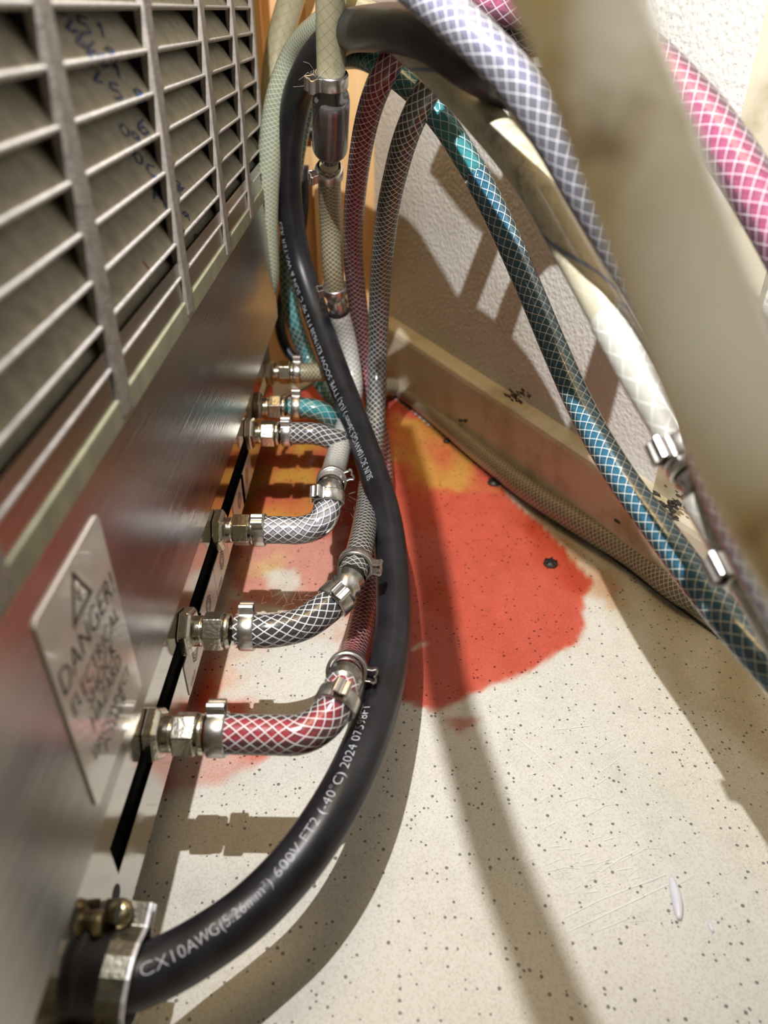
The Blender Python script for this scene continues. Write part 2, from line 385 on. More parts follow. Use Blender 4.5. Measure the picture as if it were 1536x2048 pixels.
# (outline on the floor, tint, strength, edge softness m)
ST = [
    ([(470, 830), (640, 760), (800, 760), (900, 860), (1010, 980), (1100, 1070), (1185, 1165), (1170, 1190), (1168, 1250), (1150, 1285), (1060, 1340), (980, 1372), (900, 1408), (868, 1425), (800, 1400), (720, 1380), (700, 1300), (690, 1180), (600, 1225), (480, 1195), (440, 1100)], (.87, .35, .285), .95, .003),
    ([(1060, 1040), (1150, 1090), (1240, 1160), (1230, 1215), (1150, 1190), (1080, 1120)], (.85, .58, .42), .55, .010),
    ([(430, 830), (560, 840), (700, 850), (690, 960), (640, 1060), (560, 1120), (450, 1130)], (.90, .66, .30), .75, .020),
    ([(790, 830), (880, 850), (960, 930), (985, 985), (930, 985), (850, 985), (800, 930)], (1.0, 1.05, .45), .85, .016),
    ([(330, 1370), (400, 1290), (470, 1200), (540, 1200), (430, 1300), (440, 1400), (520, 1400), (560, 1500), (470, 1565), (330, 1580), (200, 1570), (230, 1480)], (.92, .38, .32), .85, .006),
    ([(430, 1240), (600, 1210), (700, 1190), (720, 1340), (640, 1300), (560, 1310), (470, 1380), (400, 1400)], (.98, .60, .45), .60, .012),
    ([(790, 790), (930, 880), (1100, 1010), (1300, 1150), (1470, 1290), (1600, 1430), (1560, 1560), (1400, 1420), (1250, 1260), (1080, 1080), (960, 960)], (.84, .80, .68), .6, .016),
    ([(886, 1440), (950, 1432), (960, 1445), (925, 1458), (945, 1478), (912, 1462)], (.80, .38, .32), .65, .0022),
    ([(300, 1300), (470, 1010), (520, 1010), (470, 1200), (420, 1290), (380, 1420), (250, 1600)], (.90, .50, .30), .6, .012),
]
CLR = [([(545, 1150), (590, 1140), (600, 1180), (575, 1195), (548, 1182)], .9, .005), ([(820, 1292), (850, 1284), (856, 1292), (826, 1302)], .8, .0015),
       ([(480, 1330), (560, 1275), (690, 1250), (690, 1380), (600, 1440), (510, 1440)], .85, .010), ([(460, 1080), (690, 1060), (680, 1190), (600, 1225), (470, 1225)], .42, .012), ([(430, 1240), (700, 1200), (700, 1260), (450, 1400)], .5, .012)]
STf = [(fpoly(p), c, k, e) for p, c, k, e in ST]; CLf = [(fpoly(p), k, e) for p, k, e in CLR]
gx0, gx1, gy0, gy1, st = -.30, .36, .13, .70, .0030
nx = int((gx1-gx0)/st); ny = int((gy1-gy0)/st); vs_ = []; cols = []
def sstep(x): x = max(0, min(1, x)); return x*x*(3-2*x)
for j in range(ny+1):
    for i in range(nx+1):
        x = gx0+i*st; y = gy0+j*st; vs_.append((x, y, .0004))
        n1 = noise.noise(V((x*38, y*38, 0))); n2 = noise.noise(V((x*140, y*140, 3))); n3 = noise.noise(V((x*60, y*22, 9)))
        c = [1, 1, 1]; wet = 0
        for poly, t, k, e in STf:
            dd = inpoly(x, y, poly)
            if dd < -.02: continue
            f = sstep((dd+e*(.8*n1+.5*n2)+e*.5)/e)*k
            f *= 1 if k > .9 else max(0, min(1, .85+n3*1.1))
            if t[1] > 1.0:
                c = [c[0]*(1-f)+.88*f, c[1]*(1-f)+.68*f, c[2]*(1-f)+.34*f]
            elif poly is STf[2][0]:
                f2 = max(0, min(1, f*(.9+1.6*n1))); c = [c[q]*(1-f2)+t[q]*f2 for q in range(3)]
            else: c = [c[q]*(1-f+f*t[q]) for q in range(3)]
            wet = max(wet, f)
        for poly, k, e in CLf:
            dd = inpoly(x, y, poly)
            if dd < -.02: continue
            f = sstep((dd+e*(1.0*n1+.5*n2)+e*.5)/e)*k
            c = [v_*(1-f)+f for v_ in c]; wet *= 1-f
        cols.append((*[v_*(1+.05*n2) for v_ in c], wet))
keep = [any(cols[q][1] < .985 for q in (j*(nx+1)+i, j*(nx+1)+i+1, (j+1)*(nx+1)+i, (j+1)*(nx+1)+i+1)) for j in range(ny) for i in range(nx)]
def on_room(i, j):
    p = V((gx0+(i+.5)*st, gy0+(j+.5)*st, 0)); return (p-A0).dot(wn) > .002
fs = [(j*(nx+1)+i, j*(nx+1)+i+1, (j+1)*(nx+1)+i+1, (j+1)*(nx+1)+i) for j in range(ny) for i in range(nx) if keep[j*nx+i] and on_room(i, j)]
used = sorted({a for f in fs for a in f}); mp_ = {a: k for k, a in enumerate(used)}
sm = MB().add([vs_[a] for a in used], [tuple(mp_[a] for a in f) for f in fs])
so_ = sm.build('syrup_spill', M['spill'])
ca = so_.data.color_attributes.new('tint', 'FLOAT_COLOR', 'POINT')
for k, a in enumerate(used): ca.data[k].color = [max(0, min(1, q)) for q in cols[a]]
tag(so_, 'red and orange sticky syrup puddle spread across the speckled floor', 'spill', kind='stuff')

# floor marks: screws, chips, scratches
def floor_screw(px, py, label, r):
    c = F(px, py); t = thing('floor_screw', label, 'screw', c, 'black screws in the floor')
    MB().lathe(c, (0, 0, 1), [(0, r), (.0012, r*.95), (.0022, r*.6), (.0024, .0001)], 20, cap=False).build('screw_head', M['dirt'], t, True)
    mb = MB()
    for k in range(5):
        a = k*1.256; mb.box(c+V((math.cos(a)*r*.5, math.sin(a)*r*.5, .0021)), (math.cos(a)*r*.35, math.sin(a)*r*.35, 0), (-math.sin(a)*r*.12, math.cos(a)*r*.12, 0), (0, 0, .0004))
    mb.build('screw_slot', M['rubber'], t)
floor_screw(1101, 1128, 'grimy black screw at the edge of the red puddle', .0042)
floor_screw(988, 966, 'grimy black screw beside the tan hose along the wall', .0045)
floor_screw(893, 884, 'small dark screw near the far end of the floor hose', .0025)
def chip(pts, r, label):
    c = [F(*p)+V((0, 0, r*.5)) for p in pts]; pa = spline(c, .0008); n = len(pa)
    rr = [r*max(.25, math.sin(math.pi*(i+.6)/(n+.2))**.5) for i in range(n)]
    tag(MB().tube(pa, rr, 12).build('paint_chip', M['chip'], None, True), label, 'chip', 'white chips on the floor')
chip([(1341, 1757), (1352, 1800), (1358, 1842)], .0019, 'long white sliver lying on the speckled floor')
chip([(1417, 1845), (1426, 1866)], .0007, 'tiny white chip right of the long white sliver')
sc = MB()
def stroke(mb, pts, w, z=.00025):
    for a, b in zip(pts[:-1], pts[1:]):
        a = V((*a[:2], z)); b = V((*b[:2], z)); t = (b-a).normalized(); n_ = V((-t.y, t.x, 0))*w/2
        mb.add([a-n_, b-n_, b+n_, a+n_], [(0, 1, 2, 3)])
scr = [[(1018, 1462), (1075, 1510), (1130, 1562)], [(1062, 1440), (1130, 1502), (1190, 1560), (1202, 1582)], [(1130, 1835), (1200, 1800), (1330, 1750)], [(1140, 1862), (1230, 1820), (1345, 1765)],
       [(1200, 1745), (1240, 1718), (1275, 1700)], [(1240, 1725), (1290, 1698), (1320, 1697)], [(1130, 1605), (1170, 1595), (1200, 1600)], [(1170, 1635), (1210, 1612), (1240, 1608)],
       [(1272, 1615), (1290, 1640)], [(1190, 1500), (1230, 1478)], [(1200, 1545), (1245, 1512)], [(1110, 1460), (1180, 1452)], [(1195, 1862), (1260, 1835)], [(1255, 1840), (1262, 1820)],
       [(1090, 1745), (1130, 1735), (1160, 1738)], [(1230, 1500), (1245, 1490)], [(1270, 1565), (1275, 1600)]]
for k in range(46):
    x = random.gauss(1190, 70); y = random.gauss(1740, 75); a = -.45+random.gauss(0, .25); l_ = random.uniform(8, 34)
    scr.append([(x, y), (x+l_*math.cos(a), y+l_*math.sin(a)*.8)])
for s_ in scr: stroke(sc, [F(*p) for p in s_], random.uniform(.00012, .0004))
tag(sc.build('scratches', M['scratch']), 'fine white scratches scored into the speckled floor', 'scratches', kind='stuff')

# ------------------------------------------------------------ the machine on the left
XP = -.0702; XC = -.0780
ZP = CH-.1690; ZL = CH-.0915; ZB = CH-.2290
YN, YE = -.25, .485
mach = thing('dispenser_machine', 'stainless and taupe machine with a louvered side and a row of hose fittings below', 'machine', (-.2, .1, 0))
# stainless side skin with its folded lower edge
sk = MB(); sk.bb(XP-.0012, XP-.0002, YN, YE, ZP, ZL+.02)
sk.bb(XC-.002, XP-.0012, YN, YE, ZP, ZP+.001)
skin = sk.build('side_panel', M['steel'], mach)
skin['label'] = 'brushed stainless lower side panel'
# body box behind
bd = MB(); bd.bb(-.42, XP-.0265, YN, YE-.002, ZL-.01, .62); bd.bb(-.42, XC-.012, YN, YE-.004, ZB+.004, ZL-.01)
bd.build('cabinet_body', M['black'], mach)
# chassis strip with the long slot
zt, zs0, zs1 = CH-.1690, CH-.1982, CH-.2111
ch = MB(); 
ys0 = onx(232, 1735, XC).y
ch.bb(XC-.0015, XC, YN, YE, zs0, zt+.003)
ch.bb(XC-.0015, XC, YN, YE, ZB, zs1)
ch.bb(XC-.0015, XC, YN, ys0, zs1, zs0)
ch.bb(XC-.0115, XC-.0015, YN, YE, ZB, ZB+.0015)
chs = ch.build('chassis_rail', M['mirror'], mach); chs['label'] = 'polished steel lower rail'
MB().bb(XC-.011, XC-.0095, YN, YE-.01, zs1-.004, zs0+.004).build('rail_slot', M['black'], mach)
hp = onx(232, 1790, XC); MB().lathe(hp-V((.0004, 0, 0)), (1, 0, 0), [(0, .0030), (.0006, .0030)], 24, squash=1).build('rail_hole', M['black'], mach)
for yy in (.455, .04):
    lg = MB().lathe((-.125, yy, 0), (0, 0, 1), [(0, .016), (.006, .017), (.010, .012), (ZB+.004, .012)], 24); lg.build('foot', M['rubber'], mach, True)
# louvre grille
FAC = .0583
slz = [CH-FAC*(.171+.191*k) for k in range(-4, 8)]
muls = [.026, .105, .1845, .264, .343, .4137, .4765]
gf = MB(); YG0, YG1 = -.1, .480
for k, ym in enumerate(muls):
    w_ = .0042 if k < 6 else .003
    MB().bb(XP-.0022, XP+.0012, ym-w_, ym+w_, ZL+.001, .42).build('mullion', M['grille'], mach, bevel=.0006)
    gf.bb(XP-.0150, XP-.0022, ym-.0010, ym+.0010, ZL+.001, .42)
gf.bb(XP-.0165, XP-.0153, YG0, YG1, ZL, .42)
gf.build('grille_backing', M['black'], mach)
slt = MB(); lip = MB()
pitch = FAC*.191
for z0 in slz:
    n = 7; top = []
    for i in range(n+1):
        t = i/n; xx = XP-.0005-.0095*t; zz = z0+pitch*(1.12*(t**.8))
        top.append((xx, zz))
    bot = [(x_, z_-.0012) for x_, z_ in top]
    pr = top+bot[::-1]; slt.extr((0, (YG0+YG1)/2, 0), (1, 0, 0), (0, 0, 1), (0, 1, 0), pr, (YG1-YG0)/2)
    lip.bb(XP-.0008, XP+.0004, YG0, YG1, z0-.0006, z0+.0004)
slats = slt.build('louver_slats', M['slat'], mach, True)
lip.build('slat_lips', M['lip'], mach, bevel=.0003)
MB().bb(XP-.0015, XP+.0006, YG0, YG1, ZL-.001, ZL+.0062).build('grille_border', M['border'], mach, bevel=.0004)
# blue marker writing across the louvres: follow the slats
bvh = BVHTree.FromPolygons([v for v in slt.v], slt.f)
pen = MB()
def marker(pts, wpx=3.2):
    hit = []
    for i in range(len(pts)-1):
        for k in range(5):
            t = k/5; px = pts[i][0]*(1-t)+pts[i+1][0]*t; py = pts[i][1]*(1-t)+pts[i+1][1]*t
            r = ray(px, py); h = bvh.ray_cast(CAM, r.normalized())
            hit.append((h[0], h[1], (h[0]-CAM).dot(V((0, CP, -SP)))) if h[0] else None)
    for a, b in zip(hit[:-1], hit[1:]):
        if not a or not b or (a[0]-b[0]).length > .006: continue
        n_ = a[1]; 
        if n_.dot(CAM-a[0]) < 0: n_ = -n_
        t = (b[0]-a[0]).normalized(); s_ = n_.cross(t).normalized()*wpx*a[2]/FPX/2; o_ = n_*.0003
        pen.add([a[0]-s_+o_, b[0]-s_+o_, b[0]+s_+o_, a[0]+s_+o_], [(0, 1, 2, 3)])
G = {'6': [(.8, 0), (.2, .4), (0, .8), (.4, 1), (.9, .8), (.6, .5), (.1, .7)], '5': [(.9, 0), (.2, 0), (.1, .4), (.7, .45), (.9, .8), (.4, 1), (0, .9)], '0': [(.5, 0), (.05, .4), (.2, .95), (.7, .95), (.95, .4), (.5, 0)],
     '2': [(0, .2), (.5, 0), (.9, .3), (.1, 1), (1, 1)], '8': [(.5, .5), (.1, .2), (.5, 0), (.9, .2), (.1, .8), (.5, 1), (.9, .8), (.5, .5)], '1': [(.3, .2), (.6, 0), (.5, 1)], '9': [(.8, .3), (.3, .5), (.1, .2), (.5, 0), (.8, .2), (.6, 1)],
     'A': [(0, 1), (.5, 0), (1, 1), (.8, .6), (.2, .6)], 'C': [(1, .1), (.3, 0), (0, .5), (.3, 1), (1, .9)]}
seq = [('2', 118, 25, 26), ('5', 150, 32, 26), ('1', 185, 45, 26), ('6', 165, 80, 28), ('8', 205, 92, 24), ('2', 175, 130, 24), ('1', 218, 128, 24), ('5', 215, 165, 24), ('8', 262, 175, 22), ('0', 235, 245, 20), ('6', 268, 235, 24),
       ('9', 258, 262, 22), ('0', 262, 300, 20), ('C', 290, 328, 18), ('5', 300, 298, 20), ('A', 300, 375, 18), ('6', 322, 395, 18), ('8', 345, 360, 16), ('C', 352, 372, 16), ('9', 362, 422, 16), ('A', 352, 448, 16), ('6', 345, 470, 15),
       ('5', 385, 468, 15), ('0', 375, 500, 14), ('2', 398, 492, 14), ('9', 378, 532, 14), ('1', 398, 540, 12), ('8', 140, 58, 26), ('6', 190, 105, 22), ('1', 320, 320, 26)]
for ch_, x, y, s_ in seq: marker([(x+g[0]*s_*.95+g[1]*s_*.45, y+g[1]*s_*1.3+g[0]*s_*.25) for g in G[ch_]], max(3.0, s_*.22))
pm = pen.build('marker_writing', M['blueink'], mach); pm['label'] = 'blue handwritten marker digits across the louvers'
# red fleck on one louvre
pen = MB(); marker([(286, 522), (292, 532), (300, 541)], 6); pen.build('red_fleck', M['c_dred'], mach)
# warning sticker
c0 = onx(190, 1026, XP); c1 = onx(68, 1245, XP); c2 = onx(192, 1625, XP); c3 = onx(283, 1366, XP)
y0 = (c1.y+c2.y)/2; y1 = (c0.y+c3.y)/2; z1 = (c0.z+c1.z)/2; z0 = (c2.z+c3.z)/2
SW, SH = y1-y0, z1-z0; XS = XP+.0001
def rrect(y0, y1, z0, z1, r, n=5):
    out = []
    for cy, cz, a0 in ((y1-r, z1-r, 0), (y0+r, z1-r, 1), (y0+r, z0+r, 2), (y1-r, z0+r, 3)):
        for k in range(n+1): a = (a0+k/n)*math.pi/2; out.append((cy+r*math.cos(a), cz+r*math.sin(a)))
    return out
stk = MB().extr((XS, 0, 0), (0, 1, 0), (0, 0, 1), (1, 0, 0), rrect(y0, y1, z0, z1, .002), .00025).build('warning_sticker', M['sticker'], skin)
stk['label'] = 'glossy danger electrical shock hazard sticker'
ink = MB()
def put_text(mb, s, cy, cz, size, wmax, X):
    vv, ff = text2d(s, size); x0 = min(v[0] for v in vv); x1 = max(v[0] for v in vv); k = min(1, wmax/(x1-x0))
    mb.add([(X, cy+(v[0]-(x0+x1)/2)*k, cz+v[1]) for v in vv], ff)
    mb.add([(X, cy+(v[0]-(x0+x1)/2)*k+.00012, cz+v[1]) for v in vv], ff)
XI = XS+.0004; cy = (y0+y1)/2
put_text(ink, 'DANGER!', cy, z1-SH*.385, SH*.165, SW*.90, XI)
put_text(ink, 'ELECTRICAL', cy, z1-SH*.515, SH*.115, SW*.84, XI)
put_text(ink, 'SHOCK', cy, z1-SH*.61, SH*.115, SW*.5, XI)
put_text(ink, 'HAZARD', cy, z1-SH*.705, SH*.115, SW*.55, XI)
put_text(ink, 'DISCONNECT', cy, z1-SH*.815, SH*.085, SW*.72, XI)
put_text(ink, 'POWER', cy, z1-SH*.885, SH*.085, SW*.5, XI)
def ring_poly(mb, X, outer, inner):
    n = len(outer); mb.add([(X, a, b) for a, b in outer]+[(X, a, b) for a, b in inner], [(i, (i+1) % n, n+(i+1) % n, n+i) for i in range(n)])
tc_ = (cy, z1-SH*.165); 
def ngon(c, r, n, ph=math.pi/2): return [(c[0]+r*math.cos(ph+2*math.pi*k/n), c[1]+r*math.sin(ph+2*math.pi*k/n)) for k in range(n)]
ring_poly(ink, XI, ngon(tc_, SH*.13, 3), ngon(tc_, SH*.095, 3))
bz = [(-.2, 1), (.35, .25), (.05, .2), (.3, -.7), (-.35, .05), (-.05, .1)]
ink.add([(XI, tc_[0]+a*SH*.05, tc_[1]+b*SH*.05) for a, b in bz], [(0, 5, 2, 1), (5, 4, 3, 2)])
ink.build('warning_text', M['ink'], stk)
# paper labels on the rail: hexagon and ring mark with SYRUP
lab = MB(); li = MB()
Zl0, Zl1 = ZB+.0006, zs1-.0004
for px, py in ((392, 1320), (416, 1215), (441, 1115), (476, 990), (490, 935)):
    c = onx(px, py, XC); cz = (Zl0+Zl1)/2+.0012
    pl = MB().extr((XC+.0002, 0, 0), (0, 1, 0), (0, 0, 1), (1, 0, 0), rrect(c.y-.016, c.y+.016, Zl0, Zl1, .0012), .00015).build('fitting_label', M['paper'], chs)
    li = MB()
    ring_poly(li, XC+.0005, ngon((c.y, cz), .0050, 6), ngon((c.y, cz), .0045, 6))
    ring_poly(li, XC+.0005, ngon((c.y, cz), .0034, 20), ngon((c.y, cz), .0029, 20)); ring_poly(li, XC+.0005, ngon((c.y, cz), .0020, 20), ngon((c.y, cz), .0017, 20))
    put_text(li, 'SYRUP', c.y-.0085, Zl0+.0012, .0036, .008, XC+.0005)
    li.build('label_print', M['ink'], pl)

# ------------------------------------------------------------ fittings
ZF = CH-.2000
def copy_tree(o, parent=None):
    c = o.copy(); C.objects.link(c); c.parent = parent
    for ch in list(o.children): copy_tree(ch, c)
    return c
def make_fitting():
    t = thing('hose_fitting', '', 'fitting', (0, 0, 0), 'plated hose fittings along the rail')
    X = (1, 0, 0)
    MB().lathe((0, 0, 0), X, [(0, .0098), (.0032, .0098), (.0046, .0082)], 6, up=(0, .3, 1)).build('flange_nut', M['nickel'], t, bevel=.0004)
    pr = [(.0045, .0056)]
    for k in range(4): pr += [(.0049+k*.0008, .0061), (.0053+k*.0008, .0055)]
    MB().lathe((0, 0, 0), X, pr+[(.0085, .0056)], 28).build('thread', M['nickel'], t, True)
    MB().lathe((0, 0, 0), X, [(.0080, .0062), (.0086, .0076), (.0155, .0076), (.0160, .0070)], 6, up=(0, .15, 1)).build('hex_nut', M['nickel'], t, bevel=.0005)
    MB().lathe((0, 0, 0), X, [(.0156, .0064), (.0158, .0068), (.0182, .0068), (.0188, .0060), (.0190, .0040), (.030, .0040)], 28).build('collar', M['nickel'], t, True)
    return t
FIT = [((405, 1468), 'front-most plated fitting, feeding the pink hose'), ((463, 1262), 'plated fitting feeding the clear hose with black syrup'), ((498, 1060), 'plated fitting feeding the clear grey hose that turns sharply up'),
       ((560, 867), 'plated fitting with a clear hose, just nearer than the teal one'), ((574, 815), 'plated fitting feeding the short teal hose'), ((605, 745), 'farthest plated fitting, at the dark back end of the rail')]
proto = make_fitting(); roots = []
for i, ((px, py), lab_) in enumerate(FIT):
    o = proto if i == 0 else copy_tree(proto)
    q = onz(px, py, ZF); o.location = (XC+.0002, q.y, ZF); o.rotation_euler.x = (0, .35, -.2, .5, .1, .8)[i]; o['label'] = lab_; roots.append(q)
    o['_o'] = (0, 0, 0)

# ------------------------------------------------------------ hoses
def ear_clamp(hose, path, i, r, ear_px, rail=.0058, label=None, band=True, big=1.0):
    """stainless ear clamp round a hose; the ear points to ear_px as (dx, dy) on the photo"""
    a = (path[min(i+1, len(path)-1)]-path[max(i-1, 0)]).normalized(); c = path[i]
    up = V((ear_px[0], -ear_px[1]*SP, -ear_px[1]*CP)) + (CAM-c).normalized()*ear_px[2]
    a, u, w = frame(a, up); h = rail/2
    prof = [(-h, r), (-h, r+.0008), (-h*.8, r+.0011), (h*.8, r+.0011), (h, r+.0008), (h, r)]
    cl = MB().lathe(c, a, prof, 32, up=u, cap=False).build('hose_clamp', M['clamp'], hose, True)
    R = r+.0009; k = big
    pf = [(-.0030, 0), (-.0024, .0004), (-.0024, .0022), (-.0030, .0034), (-.0022, .0043), (-.0008, .0042), (0, .0036), (.0008, .0042), (.0022, .0043), (.0030, .0034), (.0024, .0022), (.0024, .0004), (.0030, 0),
          (.0018, 0), (.0017, .0020), (.0021, .0032), (.0016, .0036), (.0006, .0034), (0, .0028), (-.0006, .0034), (-.0016, .0036), (-.0021, .0032), (-.0017, .0020), (-.0018, 0)]
    MB().extr(c+u*(R-.0003), w, u, a, [(x*k, y*k) for x, y in pf], h*.95).build('clamp_ear', M['clamp'], cl, bevel=.0002)
    return cl
def radii(path, r):
    n = len(path)-1; out = []
    for i in range(n+1):
        t = max(0, min(1, (i/n-r[2])/(r[3]-r[2]))); out.append(r[0]+(r[1]-r[0])*t*t*(3-2*t))
    return out
def add_tube(hose, pts, r, wall, core, n=24, cr=.80):
    path = spline(pts); rl = radii(path, r) if isinstance(r, tuple) else r
    wl_ = MB().tube(path, rl, n, caps=False).build('hose_wall', HW[wall], hose, True)
    cp = path
    MB().tube(cp, [q*cr for q in rl] if isinstance(rl, list) else rl*cr, n).build('liquid', M[core], hose, True)
    return path
def coupler(hose, p, q, r, mat='clamp'):
    a = (q-p); L = a.length
    MB().lathe(p, a, [(-.003, r*.7), (0, r*.7), (0, r*.95), (L*.3, r*.8), (L*.5, r*1.0), (L*.7, r*.8), (L, r*.95), (L, r*.7), (L+.003, r*.7)], 24).build('barb_coupling', M[mat], hose, True)
def PT(l): return [P(*p) for p in l]
def start(i, extra):
    q = roots[i]; b = V((XC+.0205, q.y, ZF)); return [b, b+V((.007, 0, 0))]+[P(*p) for p in extra]
R1 = .0066
dF = [(V(proj(V((XC+.03, roots[i].y, ZF))))[2]) for i in range(6)]
print('fitting depths', dF)
# A pink
h = thing('braided_hose', 'clear braided hose with pink-red syrup from the nearest fitting', 'hose', roots[0], 'braided hoses')
pa = add_tube(h, start(0, [(545, 1470, dF[0]), (605, 1468, dF[0]), (650, 1440, dF[0]+.004), (675, 1402, dF[0]+.008), (684, 1372, dF[0]+.014)]), R1, 'pinkw' if 0 else 'clear', 'c_red')
ear_clamp(h, pa, near_i(pa, 440, 1465), R1, (0, -1, .15), .0062)
ear_clamp(h, pa, len(pa)-5, R1, (-.1, .1, 1))
pb = add_tube(h, PT([(690, 1352, dF[0]+.020), (704, 1312, .305), (724, 1240, .345), (748, 1130, .395), (764, 1030, .445), (766, 930, .485), (752, 830, .51), (734, 735, .515), (717, 620, .48), (706, 500, .43), (713, 370, .37), (738, 225, .315), (772, 140, .290), (815, 70, .285), (870, 10, .285), (930, -60, .285), (1000, -350, .30)]), (.0061, .0052, .45, .75), 'redb', 'c_dred')
coupler(h, pa[-1], pb[0], R1)
ear_clamp(h, pb, 3, R1, (1, .2, .2))
# B black syrup
h = thing('braided_hose', 'clear braided hose carrying black syrup from the second fitting', 'hose', roots[1], 'braided hoses')
pa = add_tube(h, start(1, [(540, 1262, dF[1]), (600, 1250, dF[1]+.003), (648, 1220, dF[1]+.008), (682, 1188, dF[1]+.012)]), R1, 'clear', 'c_black')
ear_clamp(h, pa, near_i(pa, 499, 1262), R1, (0, -1, .25), .0058)
ear_clamp(h, pa, len(pa)-3, R1, (-.2, .1, 1), big=1.15)
pb = add_tube(h, PT([(702, 1155, dF[1]+.018), (715, 1118, .325), (728, 1060, .36), (737, 990, .405), (746, 900, .452), (752, 810, .47), (755, 720, .472), (758, 620, .445), (767, 490, .39), (788, 360, .335), (825, 240, .295), (872, 155, .28), (930, 90, .28), (1000, 70, .28), (1065, 85, .278), (1105, 40, .28), (1120, -90, .285), (1150, -420, .30)]), (.0061, .0052, .4, .7), 'clearfine', 'c_dark')
coupler(h, pa[-1], pb[0], R1)
ear_clamp(h, pb, 4, R1, (1, .1, .1))
# C grey to white riser
h = thing('braided_hose', 'clear hose turning sharply up into a white hose and a dusty riser with grey coupler', 'hose', roots[2], 'braided hoses')
pa = add_tube(h, start(2, [(560, 1060, dF[2]), (605, 1060, dF[2]), (640, 1046, dF[2]), (655, 1015, dF[2]+.004), (657, 992, dF[2]+.006)]), R1*.98, 'clear', 'c_grey')
ear_clamp(h, pa, near_i(pa, 521, 1060), R1, (.05, -.45, .9), .0056)
ear_clamp(h, pa, len(pa)-2, R1, (-.5, .2, .8))
pb = add_tube(h, PT([(661, 975, dF[2]+.01), (668, 940, .405), (684, 880, .44), (700, 820, .472), (706, 770, .485), (700, 720, .485), (690, 670, .478), (678, 625, .465)]), R1, 'white', 'c_white')
coupler(h, pa[-1], pb[0], R1)
ear_clamp(h, pb, 5, R1, (1, -.3, .2))
pc = add_tube(h, PT([(671, 590, .455), (666, 540, .44), (661, 440, .42), (658, 330, .385)]), R1*.92, 'olive', 'c_tan')
coupler(h, pb[-1], pc[0], R1*1.0)
ear_clamp(h, pc, 2, R1*.95, (-1, 0, .3)); ear_clamp(h, pc, len(pc)-3, R1*.95, (-.8, 0, .5))
pd = add_tube(h, PT([(662, 172, .325), (662, 110, .315), (662, 0, .295), (663, -80, .282), (660, -165, .275)]), .0062, 'beige', 'c_cream')
ear_clamp(h, pd, 1, .0064, (-.8, 0, .6), big=1.2); 
ca_, cb_ = P(660, 300, .365), P(662, 190, .330); L = (cb_-ca_).length
MB().lathe(ca_, cb_-ca_, [(-.006, .0050), (-.001, .0052), (0, .0072), (.0015, .0084), (.003, .0086), (L-.004, .0086), (L-.001, .0082), (L, .0076), (L+.0005, .0058), (L+.006, .0050)], 32).build('inline_coupler', M['gunmetal'], h, True)
# D clear
h = thing('braided_hose', 'clear hose from the fourth fitting that runs on along the foot of the wall', 'hose', roots[3], 'braided hoses')
pa = add_tube(h, start(3, [(632, 868, dF[3]), (672, 880, dF[3]+.004), (715, 872, .54), (745, 830, .545), (757, 775, .585)]), R1*.95, 'clear', 'c_dark')
ear_clamp(h, pa, near_i(pa, 577, 866), R1*.95, (.1, -.6, .6), .0054)
fh = [(757, 752), (795, 775), (850, 812), (960, 904), (1060, 982), (1160, 1046), (1268, 1112), (1360, 1182), (1440, 1225), (1540, 1292), (1650, 1380)]
fp = []
for i, (x, y) in enumerate(fh):
    z = .0085 if i else .02; fp.append(onz(x, y, z))
pb = add_tube(h, [pa[-1]]+fp[1:], .0074, 'floorh', 'c_tan')
# F teal
h = thing('braided_hose', 'teal braided hose looping from the fifth fitting over the arch and down to the right', 'hose', roots[4], 'braided hoses')
pa = add_tube(h, start(4, [(640, 822, dF[4]), (668, 842, dF[4]+.006), (690, 846, .50), (698, 832, .525), (680, 815, .55), (645, 770, .565), (615, 715, .575), (588, 640, .56), (576, 570, .55), (578, 460, .52), (588, 330, .48), (612, 210, .43), (650, 135, .385), (705, 112, .345), (765, 132, .315), (830, 182, .308), (890, 250, .308), (950, 345, .312)]), (R1*.95, .0053, .5, .85), 'teal', 'c_teal')
ear_clamp(h, pa, near_i(pa, 590, 815), R1*.95, (0, -1, .3), .0054)
pb = add_tube(h, [pa[-1]]+PT([(1000, 445, .315), (1060, 580, .315), (1115, 710, .305), (1170, 830, .290), (1240, 950, .270), (1330, 1075, .250), (1420, 1195, .228), (1500, 1290, .212), (1600, 1400, .20), (1780, 1600, .19), (2150, 1900, .19)]), .0054, 'blue', 'c_teal_blue_lit')  # same hose and syrup; the lighting's shift to blue is painted in
# 6 far
h = thing('braided_hose', 'short olive hose leaving the farthest fitting behind the black cable', 'hose', roots[5], 'braided hoses')
pa = add_tube(h, start(5, [(670, 742, dF[5]), (698, 732, .56), (707, 700, .57), (708, 650, .575), (706, 590, .58)]), R1*.95, 'olive', 'c_tan')
ear_clamp(h, pa, near_i(pa, 597, 742), R1*.95, (-.1, -1, .3), .0054)
